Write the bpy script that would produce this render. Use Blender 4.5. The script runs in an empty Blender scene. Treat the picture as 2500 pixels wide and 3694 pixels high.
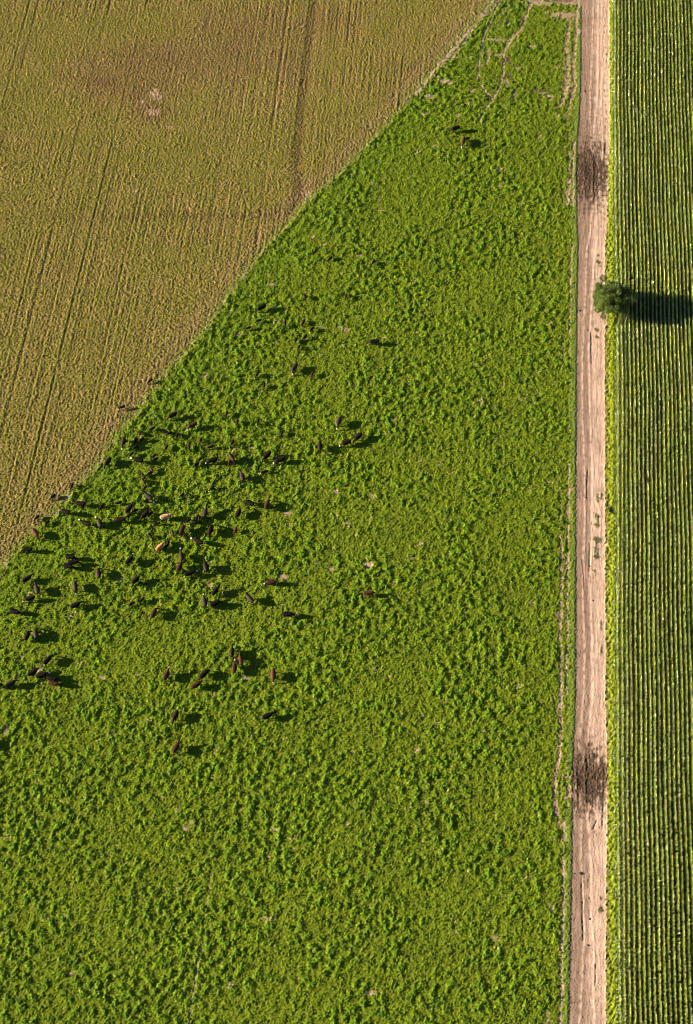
import bpy, bmesh, math, random
import numpy as np
from mathutils import Vector, Matrix
R = math.radians
SC = bpy.context.scene
COL = SC.collection

# ------------------------------------------------------------------ camera
F_PX, W_PX, H_PX = 5208.0, 2500.0, 3694.0
DEP = math.atan(9924 / F_PX)            # the camera looks down this far below level
PSI = math.atan(930 * math.cos(DEP) / F_PX)   # heading, turned left of the road (+Y)
DIST = 258.5
fwd = Vector((-math.sin(PSI) * math.cos(DEP), math.cos(PSI) * math.cos(DEP), -math.sin(DEP)))
rgt = Vector((math.cos(PSI), math.sin(PSI), 0))
upv = rgt.cross(fwd)
CAM = -fwd * DIST
cam = bpy.data.cameras.new('camera'); camo = bpy.data.objects.new('camera', cam); COL.objects.link(camo)
cam.sensor_fit = 'HORIZONTAL'; cam.sensor_width = 24; cam.lens = 24 * F_PX / W_PX
cam.clip_start = 1; cam.clip_end = 12000
camo.matrix_world = Matrix(((rgt.x, upv.x, -fwd.x, CAM.x), (rgt.y, upv.y, -fwd.y, CAM.y), (rgt.z, upv.z, -fwd.z, CAM.z), (0, 0, 0, 1)))
SC.camera = camo

# ------------------------------------------------------------------ light
SUN_EL = R(17.5)
SH_AZ = PSI - R(3.5)                     # direction in which shadows fall, from +X
world = bpy.data.worlds.new('World'); SC.world = world; world.use_nodes = True
wn = world.node_tree.nodes; wl = world.node_tree.links
sky = wn.new('ShaderNodeTexSky'); sky.sky_type = 'NISHITA'; sky.sun_disc = False; sky.air_density = .42; sky.dust_density = .4; sky.ozone_density = 1.0
sky.sun_elevation = SUN_EL; sky.sun_rotation = R(-90) - SH_AZ
wl.new(sky.outputs[0], wn['Background'].inputs[0]); wn['Background'].inputs[1].default_value = 0.05
sl = bpy.data.lights.new('sun', 'SUN'); sl.energy = 5.0; sl.angle = R(0.6); sl.color = (1.0, 0.80, 0.56)
so = bpy.data.objects.new('sun', sl); COL.objects.link(so)
trav = Vector((math.cos(SUN_EL) * math.cos(SH_AZ), math.cos(SUN_EL) * math.sin(SH_AZ), -math.sin(SUN_EL)))
so.rotation_euler = trav.to_track_quat('-Z', 'Y').to_euler()
SC.render.engine = 'CYCLES'; SC.cycles.pixel_filter_type = 'BLACKMAN_HARRIS'; SC.cycles.filter_width = 1.05
SC.view_settings.view_transform = 'Standard'; SC.view_settings.look = 'None'
SC.view_settings.exposure = 1.72; SC.view_settings.gamma = 1.0

# ------------------------------------------------------------------ pixel <-> ground
def ground(px, py, z=0.0):
    d = fwd * F_PX + rgt * (px - W_PX / 2) - upv * (py - H_PX / 2)
    t = (z - CAM.z) / d.z
    return CAM + d * t
def to_px(X, Y):
    vx, vy, vz = X - CAM.x, Y - CAM.y, -CAM.z
    dep = vx * fwd.x + vy * fwd.y + vz * fwd.z
    u = (vx * rgt.x + vy * rgt.y) / dep * F_PX + W_PX / 2
    v = H_PX / 2 - (vx * upv.x + vy * upv.y + vz * upv.z) / dep * F_PX
    return u, v
def gp(pts, ox=0, oy=0, s=1.0):
    return [ground(ox + x / s, oy + y / s) for x, y in pts]

# ------------------------------------------------------------------ helpers
def tag(o, label=None, cat=None, group=None, kind=None):
    if label: o['label'] = label
    if cat: o['category'] = cat
    if group: o['group'] = group
    if kind: o['kind'] = kind
    return o
def mesh_np(name, V, F, mats, cols=None, attrs=None, smooth=True, midx=None):
    """V (n,3), F (m,4) or (m,3) arrays -> one mesh"""
    me = bpy.data.meshes.new(name)
    n, m, k = len(V), len(F), F.shape[1]
    me.vertices.add(n); me.vertices.foreach_set('co', np.ascontiguousarray(V, dtype=np.float32).ravel())
    me.loops.add(m * k); me.loops.foreach_set('vertex_index', np.ascontiguousarray(F, dtype=np.int32).ravel())
    me.polygons.add(m); me.polygons.foreach_set('loop_start', np.arange(0, m * k, k, dtype=np.int32))
    me.polygons.foreach_set('loop_total', np.full(m, k, dtype=np.int32))
    if midx is not None: me.polygons.foreach_set('material_index', np.ascontiguousarray(midx, dtype=np.int32))
    me.polygons.foreach_set('use_smooth', np.full(m, smooth, dtype=bool))
    me.update(calc_edges=True)
    if cols is not None:
        a = me.color_attributes.new('tint', 'FLOAT_COLOR', 'POINT')
        c = np.ones((n, 4), dtype=np.float32); c[:, :3] = cols; a.data.foreach_set('color', c.ravel())
    for kx, arr in (attrs or {}).items():
        a = me.attributes.new(kx, 'FLOAT', 'POINT'); a.data.foreach_set('value', np.ascontiguousarray(arr, dtype=np.float32))
    for mm in mats: me.materials.append(mm)
    o = bpy.data.objects.new(name, me); COL.objects.link(o)
    return o

class M:                                  # small node-graph helper
    def __init__(s, name):
        s.m = bpy.data.materials.new(name); s.m.use_nodes = True
        s.n = s.m.node_tree.nodes; s.l = s.m.node_tree.links; s.b = s.n['Principled BSDF']
    def node(s, t, **kw):
        x = s.n.new(t)
        for k, v in kw.items():
            if k.startswith('i_'):
                x.inputs[k[2:].replace('_', ' ')].default_value = v
            else: setattr(x, k, v)
        return x
    def noise(s, scale, detail=3, rough=.6, vec=None):
        x = s.node('ShaderNodeTexNoise'); x.inputs['Scale'].default_value = scale
        x.inputs['Detail'].default_value = detail; x.inputs['Roughness'].default_value = rough
        if vec is None:
            g = s.node('ShaderNodeNewGeometry'); vec = g.outputs['Position']
        s.l.new(vec, x.inputs['Vector'])
        return x.outputs['Fac']
    def ramp(s, fac, stops):
        x = s.node('ShaderNodeValToRGB'); e = x.color_ramp.elements
        while len(e) < len(stops): e.new(.5)
        for el, (p, c) in zip(e, stops): el.position = p; el.color = (*c, 1)
        s.l.new(fac, x.inputs[0]); return x.outputs[0]
    def mul(s, a, b, f=1.0, mode='MULTIPLY'):
        x = s.node('ShaderNodeMix', data_type='RGBA', blend_type=mode); x.inputs[0].default_value = f
        for v, i in ((a, 6), (b, 7)):
            if isinstance(v, tuple): x.inputs[i].default_value = (*v, 1)
            else: s.l.new(v, x.inputs[i])
        return x.outputs[2]
    def bump(s, h, strength, dist):
        x = s.node('ShaderNodeBump'); x.inputs['Strength'].default_value = strength; x.inputs['Distance'].default_value = dist
        s.l.new(h, x.inputs['Height']); s.l.new(x.outputs[0], s.b.inputs['Normal'])

def ground_mat(name, lo, hi, bump_s, bump_d, nscale=5.0, rough=.9):
    g = M(name); a = g.node('ShaderNodeVertexColor', layer_name='tint')
    n = g.noise(nscale, 5, .75)
    c = g.mul(a.outputs[0], g.ramp(n, [(.33, (lo,) * 3), (.67, (hi,) * 3)]))
    g.l.new(c, g.b.inputs['Base Color']); g.b.inputs['Roughness'].default_value = rough
    g.b.inputs['Specular IOR Level'].default_value = .06
    g.bump(g.noise(nscale * 1.4, 4, .7), bump_s, bump_d)
    return g.m
MAT_GRASS = ground_mat('clover pasture', .62, 1.45, .9, .10, 4.5)
MAT_STUB = ground_mat('dry regrowth field', .65, 1.4, .8, .06, 5.0)
MAT_DIRT = ground_mat('dry earth', .86, 1.12, .6, .035, 7.0)
MAT_VERGE = ground_mat('verge grass', .6, 1.45, .9, .08, 5.0)

# ------------------------------------------------------------------ the ground lattice
DX = 0.135
X0, X1, Y0, Y1 = -112.0, 34.0, -112.0, 132.0
# keep the lattice to the frame's footprint with a margin
cs = [ground(*c) for c in ((0, 0), (2500, 0), (0, 3694), (2500, 3694))]
X0 = min(c.x for c in cs) - 7; X1 = max(c.x for c in cs) + 9
Y0 = min(c.y for c in cs) - 7; Y1 = max(c.y for c in cs) + 7
NX = int((X1 - X0) / DX) + 1; NY = int((Y1 - Y0) / DX) + 1
xs = X0 + np.arange(NX) * DX; ys = Y0 + np.arange(NY) * DX
GX, GY = np.meshgrid(xs, ys)              # (NY, NX)
U, Vp = to_px(GX, GY)
print('lattice', NX, NY, X0, X1, Y0, Y1)

def nz(seed, wl_, ang=0.0, ratio=1.0, sharp=1.0):
    """band-limited noise on the lattice, wavelength wl_ metres across, ratio x longer along ang"""
    rng = np.random.default_rng(seed)
    w = rng.standard_normal((NY, NX)).astype(np.float32)
    Fk = np.fft.rfft2(w)
    ky = np.fft.fftfreq(NY, DX)[:, None]; kx = np.fft.rfftfreq(NX, DX)[None, :]
    a = math.cos(ang); b = math.sin(ang)
    kl = (kx * a + ky * b) * ratio; kc = -kx * b + ky * a
    k = np.sqrt(kl ** 2 + kc ** 2) * wl_
    Fk = Fk * np.exp(-((k - 1) / (.55 * sharp)) ** 2) if sharp < 5 else Fk * np.exp(-(k) ** 2)
    r = np.fft.irfft2(Fk, s=(NY, NX)).astype(np.float32)
    return r / r.std()
def lownz(seed, wl_): return nz(seed, wl_, sharp=9)
def sstep(a, b, x):
    t = np.clip((x - a) / (b - a), 0, 1); return t * t * (3 - 2 * t)
def poly_dist(pts):
    """distance in metres from a ground polyline, evaluated near it only, and the place along it"""
    D = np.full((NY, NX), 99.0, dtype=np.float32)
    for p, q in zip(pts, pts[1:]):
        m = 3.0
        i0 = max(0, int((min(p.x, q.x) - m - X0) / DX)); i1 = min(NX, int((max(p.x, q.x) + m - X0) / DX) + 2)
        j0 = max(0, int((min(p.y, q.y) - m - Y0) / DX)); j1 = min(NY, int((max(p.y, q.y) + m - Y0) / DX) + 2)
        if i1 <= i0 or j1 <= j0: continue
        x = GX[j0:j1, i0:i1] + WSC * WX[j0:j1, i0:i1]; y = GY[j0:j1, i0:i1] + WSC * WY[j0:j1, i0:i1]
        dx, dy = q.x - p.x, q.y - p.y; L2 = dx * dx + dy * dy + 1e-9
        t = np.clip(((x - p.x) * dx + (y - p.y) * dy) / L2, 0, 1)
        d = np.hypot(x - p.x - t * dx, y - p.y - t * dy)
        D[j0:j1, i0:i1] = np.minimum(D[j0:j1, i0:i1], d)
    return D
def blob(px, py, rx, ry, soft=.5, ang=0.0):
    """soft spot around a ground point, radii in metres, edge broken by noise"""
    c = ground(px, py)
    x = GX - c.x; y = GY - c.y
    a, b = math.cos(ang), math.sin(ang)
    d = np.sqrt(((x * a + y * b) / rx) ** 2 + ((-x * b + y * a) / ry) ** 2) + .22 * N1
    return 1 - sstep(1 - soft, 1 + soft * .6, d)

WSC = 1.0; WX = nz(1, 2.5) * .07; WY = nz(2, 2.5) * .07
N1 = nz(3, 1.4); N07 = nz(4, .8, R(50), 1.6); N03 = nz(5, .42, R(50), 1.5); N3 = nz(6, 3.2)
L8 = lownz(7, 8); L20 = lownz(8, 22); L5 = lownz(9, 4)
N05 = nz(10, .55); B05 = (.8 - np.abs(nz(14, .8))) * 1.5; B03 = (.8 - np.abs(nz(15, .55))) * 1.4; N2 = nz(11, 1.9, R(70), 1.3)

# edges, as column of the picture against its row
def edge(pts, v):
    p = np.array(pts, dtype=float); return np.interp(v, p[:, 1], p[:, 0])
uL = edge([(2100, -300), (2096, 0), (2096, 250), (2094, 330), (2090, 420), (2083, 500), (2080, 650), (2082, 800), (2085, 900), (2081, 1100), (2078, 1400), (2077, 1700), (2075, 2500), (2068, 2700), (2064, 2790), (2063, 3094), (2056, 3400), (2051, 3694), (2045, 4200)], Vp)
uR = edge([(2198, -300), (2198, 0), (2199, 500), (2190, 790), (2181, 900), (2182, 1060), (2190, 1130), (2189, 1160), (2181, 1215), (2182, 1700), (2184, 2500), (2190, 2780), (2190, 3000), (2186, 3200), (2184, 3694), (2184, 4200)], Vp)
DIAG = [(1990, -240), (1775, 0), (1690, 100), (1600, 205), (1530, 290), (1462, 373), (1343, 500), (1240, 610), (1176, 667), (1118, 712), (1033, 810), (958, 893), (858, 1017), (747, 1176), (680, 1260), (636, 1303), (560, 1400), (477, 1502), (420, 1568), (381, 1637), (340, 1690), (290, 1745), (238, 1796), (190, 1860), (111, 1923), (70, 1970), (0, 2050), (-160, 2230), (-500, 2640)]
uD = edge([(a, b) for a, b in DIAG], Vp)
PXM = F_PX / ((GX - CAM.x) * fwd.x + (GY - CAM.y) * fwd.y - CAM.z * fwd.z)   # px per metre
sL = (U - uL) / PXM + .10 * N07 + .05 * N03      # metres right of the road's left edge
sR = (U - uR) / PXM + .07 * N07 + .05 * N03
sD = (U - uD) / PXM * .78 + .25 * N1 + .12 * N05 # metres inside the pasture
CORN_X = ground(2221, 2100).x                     # the first row
sC = GX - (CORN_X - .55)

is_corn = sC > .9
is_verge = (sR > 0) & ~is_corn
is_road = (sL > 0) & (sR <= 0)
is_stub = (sD < 0) & ~(sL > 0)
is_past = ~(is_corn | is_verge | is_road | is_stub)

Z = np.zeros((NY, NX), dtype=np.float32); C = np.zeros((NY, NX, 3), dtype=np.float32)
def setc(mask, col):
    m = mask[..., None]; C[...] = C * (1 - m) + np.array(col, dtype=np.float32) * m
def lerp3(a, b, t): return np.array(a, dtype=np.float32) * (1 - t[..., None]) + np.array(b, dtype=np.float32) * t[..., None]

# ---- pasture: clumped clover and grass
cover = sstep(-1.5, 1.3, L8 + .5 * L20 + .3 + .35 * L5)     # where the clumps are dense
near_road = sstep(-14, -3, (U - uL) / PXM)
top_thin = sstep(700, 250, Vp) * .55
cover = np.clip(cover - .35 * near_road - .5 * top_thin, .12, 1)
cl = np.maximum(0, N2 * .55 + N1 * .48 + N3 * .30 + .55)
cl = np.minimum(cl, 1.9)
c2 = U + np.interp(U, [0, 1200, 2100], [.13, .05, 0.0]) * (Vp - 1800)
def pl1(seed, wl_px):
    r = np.random.default_rng(seed).standard_normal(4000); kk = np.fft.rfftfreq(4000, 1.0) * wl_px
    p = np.fft.irfft(np.fft.rfft(r) * np.exp(-((kk - 1) / .6) ** 2), 4000); p /= p.std()
    return np.interp(np.clip(c2 + 700, 0, 3999), np.arange(4000), p).astype(np.float32)
plines = (pl1(71, 55) * .8 + pl1(72, 24) * .5 - 1.6 * np.maximum(0, pl1(73, 34) - 1.4)) * sstep(-1, .8, lownz(74, 18))
rough = .50 + .48 * np.minimum(cl * (.4 + .6 * cover), 1.5)
hP = cl * (.028 + .066 * cover) + (.022 * N07 + .050 * B05 + .040 * B03 + .030 * N03) * rough + .016 * plines
g_lush = sstep(.15, 1.35, cl * (.3 + .7 * cover) + .25 * N07)
cP = lerp3((.108, .156, .009), (.086, .192, .003), g_lush)
cP = cP * (1 + .13 * N05[..., None] + .08 * N03[..., None]) * (1 + .05 * L5[..., None])
yel = sstep(.2, 1.6, N07 + .5 * N03)
cP = cP * (1 - .22 * yel[..., None]) + np.array((.27, .33, .01)) * (.22 * yel[..., None])
# strip of greener growth along the diagonal
edge_g = sstep(0, .8, sD) * (1 - sstep(4.5, 9, sD))
cP = cP * (1 - .25 * edge_g[..., None]) + np.array((.08, .17, .012)) * .25 * edge_g[..., None]
SOIL = (.35, .25, .185); SOILD = (.10, .068, .045)
# bare ground showing in the pasture
bare = np.zeros((NY, NX), dtype=np.float32); lowr = np.zeros_like(bare); darks = np.zeros_like(bare)
rare = sstep(2.75, 3.3, nz(21, 2.6, R(40), 1.7) + .5 * N05); bare = np.maximum(bare, rare * .8)
def track(pts, ox, oy, s, w, amt=.9, brk=.5, deep=.09, ridge=0.0):
    global bare, lowr
    w = w * 1.15 * (1 + .35 * N1 * (w < .45)) + .02; brk *= .8; deep = deep * .5; ridge = ridge * .6
    D = poly_dist(gp(pts, ox, oy, s))
    k = 1 - sstep(w * .55, w * 1.15, D + .10 * N05 + .05 * N03)
    k2 = k * np.clip(sstep(-1.6, .4, N1 * brk * 2 + N05 * brk + 1.0 - brk), 0, 1)
    bare = np.maximum(bare, k2 * amt); lowr = np.maximum(lowr, k * deep)
    if ridge:
        lowr = lowr - ridge * np.exp(-((D - np.minimum(w, .5) * 1.5) / (.18)) ** 2)
t5 = (1500, 0, 2.247)
track([(790, -130), (665, 0), (600, 75), (470, 205), (380, 305), (270, 425), (195, 510)], *t5, .36, .85, .6)
track([(690, -60), (625, 0), (560, 75), (440, 200)], *t5, .22, .8, .6)
track([(470, 205), (395, 330), (300, 440), (250, 480)], *t5, .55, .7, .9, .03)
track([(195, 510), (120, 600), (60, 690), (0, 770)], *t5, .35, .8, .6)
track([(740, -60), (690, 0), (650, 80), (590, 190), (550, 290), (525, 400), (510, 500), (508, 600), (530, 680), (560, 750), (620, 800)], *t5, .16, .75, .5, .13, .07)
track([(800, -60), (735, 20), (690, 90), (620, 200), (570, 300), (545, 400), (535, 490)], *t5, .12, .35, .8, .13, .07)
track([(830, -60), (765, 20), (720, 100), (670, 200), (660, 235)], *t5, .12, .5, .7, .12, .07)
track([(860, -60), (800, 20), (760, 80), (700, 170)], *t5, .10, .35, .8, .10, .06)
track([(930, 30), (900, 110), (875, 190), (850, 240), (800, 290), (750, 350), (710, 430)], *t5, .27, .95, .2, .12, .05)
track([(840, 265), (810, 320), (780, 370)], *t5, .16, .7, .6)
track([(710, 430), (712, 500), (705, 590), (690, 680), (650, 760), (600, 830), (550, 910), (510, 985)], *t5, .22, .8, .5, .14, .05)
track([(560, 745), (590, 770), (625, 800), (645, 770)], *t5, .26, .95, .1)
track([(590, 400), (595, 440), (575, 520), (520, 530)], *t5, .2, .7, .5)
track([(700, 655), (740, 655), (768, 690)], *t5, .22, .7, .4)
track([(805, 730), (785, 805)], *t5, .22, .95, .1)
track([(640, 445), (700, 440)], *t5, .3, .7, .4)
track([(1255, 180), (1232, 240), (1220, 420), (1235, 560), (1222, 700), (1200, 780), (1165, 855)], *t5, .34, .9, .5)
track([(1330, -60), (1310, 40), (1300, 200), (1302, 300), (1275, 450), (1283, 600), (1290, 700), (1255, 800), (1250, 880)], *t5, .30, .95, .4)
track([(1240, 880), (1225, 1000)], *t5, .25, .6, .8)
track([(1240, 1060), (1240, 1300), (1232, 1573), (1228, 1640)], *t5, .15, .7, .6, .12)
track([(1280, 1160), (1268, 1400), (1272, 1573), (1265, 1660)], *t5, .26, .9, .4)
track([(1245, 1450), (1230, 1560), (1220, 1660)], *t5, .35, .8, .4)
track([(1192, 1370), (1190, 1640)], *t5, .12, .1, .5, .16)
WSC = .35
c3 = (1950, 900, 2.86)
track([(322, -60), (318, 0), (312, 150), (303, 400), (308, 640)], *c3, .15, .95, .3)
track([(308, 640), (298, 700), (300, 860)], *c3, .13, .6, .5, .12)
track([(235, 880), (232, 1000), (235, 1150)], *c3, .2, .6, .9)
track([(300, 860), (302, 1140)], *c3, .12, .3, .8, .08)
c4 = (1900, 1700, 2.6217)
track([(395, -60), (390, 200), (393, 370), (385, 700), (388, 900), (378, 1200), (387, 1500), (374, 1800), (372, 2100)], *c4, .16, .9, .55, .10)
track([(393, 340), (393, 400)], *c4, .3, .9, .1)
track([(383, 820), (386, 990)], *c4, .27, .95, .1)
track([(318, 600), (335, 1000), (320, 1300), (313, 1600), (322, 1750), (318, 1900)], *c4, .22, .85, .7)
track([(300, 60), (320, 300), (318, 480)], *c4, .15, .3, .7, .13)
c6 = (1900, 2500, 2.6217)
track([(322, -200), (320, 0), (322, 300), (306, 600), (270, 800), (258, 950), (280, 1100), (310, 1250)], *c6, .27, .9, .35, .12)
track([(272, 60), (285, 200)], *c6, .2, .7, .8)
track([(318, 700), (318, 1000)], *c6, .12, .2, .5, .12)
track([(372, 790), (410, 790)], *c6, .35, .9, .3)
track([(400, 880), (405, 960), (372, 990)], *c6, .30, .95, .2)
track([(375, 1060), (385, 1060)], *c6, .25, .8, .3)
track([(350, 1230), (360, 1380)], *c6, .28, .75, .7)
track([(310, 1250), (345, 1573)], *c6, .15, .3, .8)
c7 = (1900, 3094, 2.6217)
track([(345, 30), (347, 400), (336, 700), (320, 1000), (330, 1200), (315, 1573), (310, 1750)], *c7, .20, .95, .25, .10)
track([(200, 1480), (215, 1573)], *c7, .3, .6, .8)
track([(330, 850), (335, 1150), (345, 1500)], *c7, .12, .2, .5, .10)
# wheel lines through the lower pasture
track([(335, 760), (322, 860), (305, 960), (290, 1100)], 400, 2700, 1.0487, .13, .6, .6, .12)
track([(378, 470), (360, 600), (345, 740)], 400, 2700, 1.0487, .12, .2, .6, .12)
track([(1030, 640), (1028, 830)], 900, 1900, 2.6217, .12, 0, .3, .12)
track([(1000, 890), (985, 1060)], 900, 1900, 2.6217, .12, 0, .3, .12)
track([(1000, 1800), (905, 1950), (890, 2200), (905, 2300)], 0, 0, 1, .14, 0, .3, .07)
track([(1875, 700), (1865, 1000), (1850, 1300), (1845, 1700)], 0, 0, 1, .14, 0, .3, .05)
for px, py, rx, ry, a in ((1634, 205, .9, .5, .7), (1602, 293, 1.3, .7, .75), (1626, 299, .9, .5, .8), (1790, 143, 1.8, .4, .6), (1549, 347, 1.0, .6, .7), (1650, 418, .7, .5, .5), (1920, 168, 1.0, .35, .6), (1530, 410, .8, .4, .6), (1565, 275, 1.2, .5, .6), (1580, 240, 1.4, .4, .5), (1600, 232, .9, .5, .5), (1866, 246, .7, .25, .6), (1975, 347, 1.1, .35, .75), (1960, 335, .9, .3, .5), (1813, 383, .6, .3, .6), (1830, 310, .5, .3, .6), (2009, 418, .6, .4, .6), (1672, 633, .6, .4, .5), (1570, 527, .7, .3, .4), (1125, 855, .7, .35, .9), (980, 1027, .6, .35, .9), (1225, 1178, .5, .3, .6), (1160, 1180, .6, .3, .4), (858, 1208, .7, .4, .7), (1212, 1773, .5, .5, .9), (1342, 1790, .4, .5, .7), (1418, 1513, .6, .3, .6), (1020, 2080, .8, .5, 1.0), (1330, 2040, .8, .6, .9), (1196, 2054, .6, .4, .7), (1140, 2032, .6, .3, .4), (886, 2446, .6, .4, .7), (1350, 2415, .5, .4, .5), (670, 2990, .6, .4, .7), (693, 2965, .5, .4, .6), (960, 3315, .6, .4, .6), (372, 2445, .5, .3, .8), (20, 2630, .4, .9, .6), (400, 2648, .4, .25, .8), (1250, 1888, .8, .2, .6), (2020, 2220, .9, .6, .6), (1990, 3275, .5, .6, .5), (1480, 2015, .5, .3, .5), (815, 1635, .4, .2, .6), (1785, 3385, .6, .5, .4), (1640, 3365, .5, .4, .4), (1075, 430, .5, .4, .3), (990, 2990, .5, .3, .7)):
    bare = np.maximum(bare, blob(px, py, rx, ry) * a)
# trampled corner at the top by the track
bare = np.maximum(bare, .8 * blob(1945, 10, 3.2, .9, .7)); bare = np.maximum(bare, .8 * blob(2040, 55, 3.6, 1.2, .8)); bare = np.maximum(bare, .9 * blob(2060, 0, 5.5, 1.6, .6))
bare = np.maximum(bare, .55 * blob(2045, 250, 1.6, 9, .8) * sstep(-.6, 1, N1)); bare = np.maximum(bare, .75 * blob(2055, 320, 1.8, 2.8, .8) * sstep(-1, .6, N1))
bare = np.maximum(bare, blob(2085, 113, .55, .8, .3))
for px, py, rx, ry in ((1828, 217, .9, 1.3), (1830, 274, 1.0, .9), (1950, 327, 2.4, .55), (2028, 0, 2.5, .7), (1830, 75, .4, 1.2)):
    darks = np.maximum(darks, blob(px, py, rx, ry))
m_p = is_past
C[...] = 0
fringe = np.clip(1 - sstep(.0, .5, np.abs(sD - .15)), 0, 1) * sstep(-1.0, 1.2, N1 + N3) * .6
bare = np.maximum(bare, fringe)
bmix = np.clip(bare * 1.05, 0, .92)[..., None]
soilc = np.array(SOIL, dtype=np.float32) * (1 + .10 * N05[..., None] + .06 * L5[..., None])
cP = cP * (1 - bmix) + soilc * bmix
dm = np.clip(darks, 0, 1)[..., None] * .8
cP = cP * (1 - dm) + np.array(SOILD) * dm
hP = hP * (1 - .85 * np.clip(bare + darks * .6, 0, 1)) - lowr + .02 * N03 * darks
# banks and furrows beside the diagonal
df = np.abs(sD - 1.6 - .3 * N3)
hP += .09 * np.exp(-((sD - .85) / .32) ** 2) * sstep(-.8, .6, L5 + .4) - .06 * np.exp(-((sD - 1.6) / .3) ** 2)
hP += .05 * np.exp(-((sD - 2.4) / .35) ** 2)
# smooth strip between pasture and road
gs = sstep(-1.25, -1.0, sL)[..., ]
cS = lerp3((.11, .175, .030), (.15, .21, .03), sstep(-1, 1, N07)) * (1 + .1 * N03[..., None])
hs = .05 + .02 * N03 + .02 * N07
k = (gs * (1 - np.clip(bare * 1.2, 0, 1)))
hP = hP * (1 - k) + hs * k; cP = cP * (1 - k[..., None]) + cS * k[..., None]

# ---- dry regrowth field on the left
z = U * 1.2584; zy = Vp * 1.2584
c_ = z.copy()
for _ in range(12):
    mm = np.interp(c_, [0, 650, 1000, 1500, 2200], [.262, .25, .20, .095, .08]); c_ = c_ * .4 + (z + mm * zy) * .6
rng = np.random.default_rng(5)
prof = rng.standard_normal(6000)
def line1d(seed, wl_px):
    r = np.random.default_rng(seed).standard_normal(6000)
    kk = np.fft.rfftfreq(6000, 1.0) * wl_px
    p = np.fft.irfft(np.fft.rfft(r) * np.exp(-((kk - 1) / .6) ** 2), 6000); p /= p.std()
    return np.interp(np.mod(c_, 5999), np.arange(6000), p).astype(np.float32)
rows = line1d(31, 24) * .5 + line1d(32, 50) * .4 + line1d(34, 14) * .5
strong = np.maximum(0, line1d(33, 24) - 1.0)
streak_on = .35 + .65 * sstep(-1.0, .8, L20 + .3 * L8)
N12 = nz(41, .62, R(42), 1.5); N12b = nz(42, .40, R(45), 1.4)
browner = np.clip(.24 + .10 * L20 + .14 * L8, 0, 1)
for px, py, rx, ry, a in ((370, 300, 10, 6, .95), (560, 250, 15, 8, .95), (800, 200, 16, 9, .75), (530, 370, 6, 8, .9), (880, 60, 14, 7, .6), (1150, 150, 14, 16, .35), (1085, 690, 3, 5, .8), (1020, 770, 6, 2, .5)):
    browner = np.maximum(browner, 0) + a * blob(px, py, rx, ry, .9)
browner += .22 * sstep(-14, -2, sD) + .10 * sstep(900, 200, Vp)
browner = np.clip(browner, 0, 1.25)
veg = sstep(-1.1, 1.1, N12 * .75 + N12b * .5 + N1 * .3 + .45 * rows * streak_on + .62 - 1.25 * browner)
cF = lerp3((.235, .162, .068), (.178, .190, .028), veg)
warm = sstep(1.5, 2.6, N1 + .6 * N05 + .5 * L5)
cF = cF * (1 - .6 * warm[..., None]) + np.array((.36, .22, .12)) * .6 * warm[..., None]
cF = cF * (1 - .22 * sstep(.6, 1.2, browner)[..., None])
cF = cF * (1 + .14 * N12b[..., None] + .08 * N05[..., None])
hF = .020 * N12 + .028 * N12b + .024 * N03 + .03 * N1 * sstep(0, 1.5, veg + .5 * N3) + .022 * rows * streak_on - .026 * strong * streak_on
cF *= (1 - .35 * np.clip(strong * streak_on, 0, 1))[..., None]
dk = np.zeros_like(bare)
D = poly_dist([ground(x / 1.2584, y / 1.2584) for x, y in ((1440, -60), (1420, 80), (1395, 300), (1362, 600), (1350, 760), (1375, 880), (1330, 960))]); dk = np.maximum(dk, .8 * (1 - sstep(.1, 1.8, D + .3 * N1)))
hollow = np.exp(-(D / 1.3) ** 2) * .10
D = poly_dist([ground(x / 1.2584, y / 1.2584) for x, y in ((540, 990), (800, 975), (1000, 985), (1200, 975), (1330, 950))]); dk = np.maximum(dk, .6 * (1 - sstep(.1, 1.5, D + .4 * N1)))
D = poly_dist([ground(x / 1.2584, y / 1.2584) for x, y in ((0, 1000), (250, 985), (540, 990))]); dk = np.maximum(dk, .35 * (1 - sstep(.1, 1.3, D + .4 * N1)))
dk = np.maximum(dk, .7 * blob(365, 296, 3, 1.6, .8)); dk = np.maximum(dk, .6 * blob(500, 350, 1.6, 2.6, .8)); dk = np.maximum(dk, .55 * blob(545, 400, 3.2, 2.5, .8)); dk = np.maximum(dk, .6 * blob(1085, 700, 1.6, 3.2, .8))
dk = np.maximum(dk, .35 * blob(540, 200, 12, 4, 1.0)); dk = np.maximum(dk, .5 * blob(0, 925, 1.2, 2.5, .8)); dk = np.maximum(dk, .3 * blob(870, 170, 9, 5, 1.0))
cF = cF * (1 - .72 * dk[..., None]) + np.array((.105, .065, .035)) * .72 * dk[..., None]
hF -= hollow
for px, py, rx, ry, a in ((558, 335, 1.0, .9, .95), (548, 405, 1.4, 1.0, .6), (513, 367, .6, .5, .8), (565, 350, 1.4, 1.2, .5), (610, 460, .8, .4, .6), (805, 665, .8, .4, .6), (490, 690, .7, .5, .6), (1105, 695, 1.0, .5, .6), (575, 700, .5, .4, .4)):
    b_ = blob(px, py, rx, ry)[..., None] * a; cF = cF * (1 - b_) + np.array((.42, .29, .20)) * b_
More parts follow.
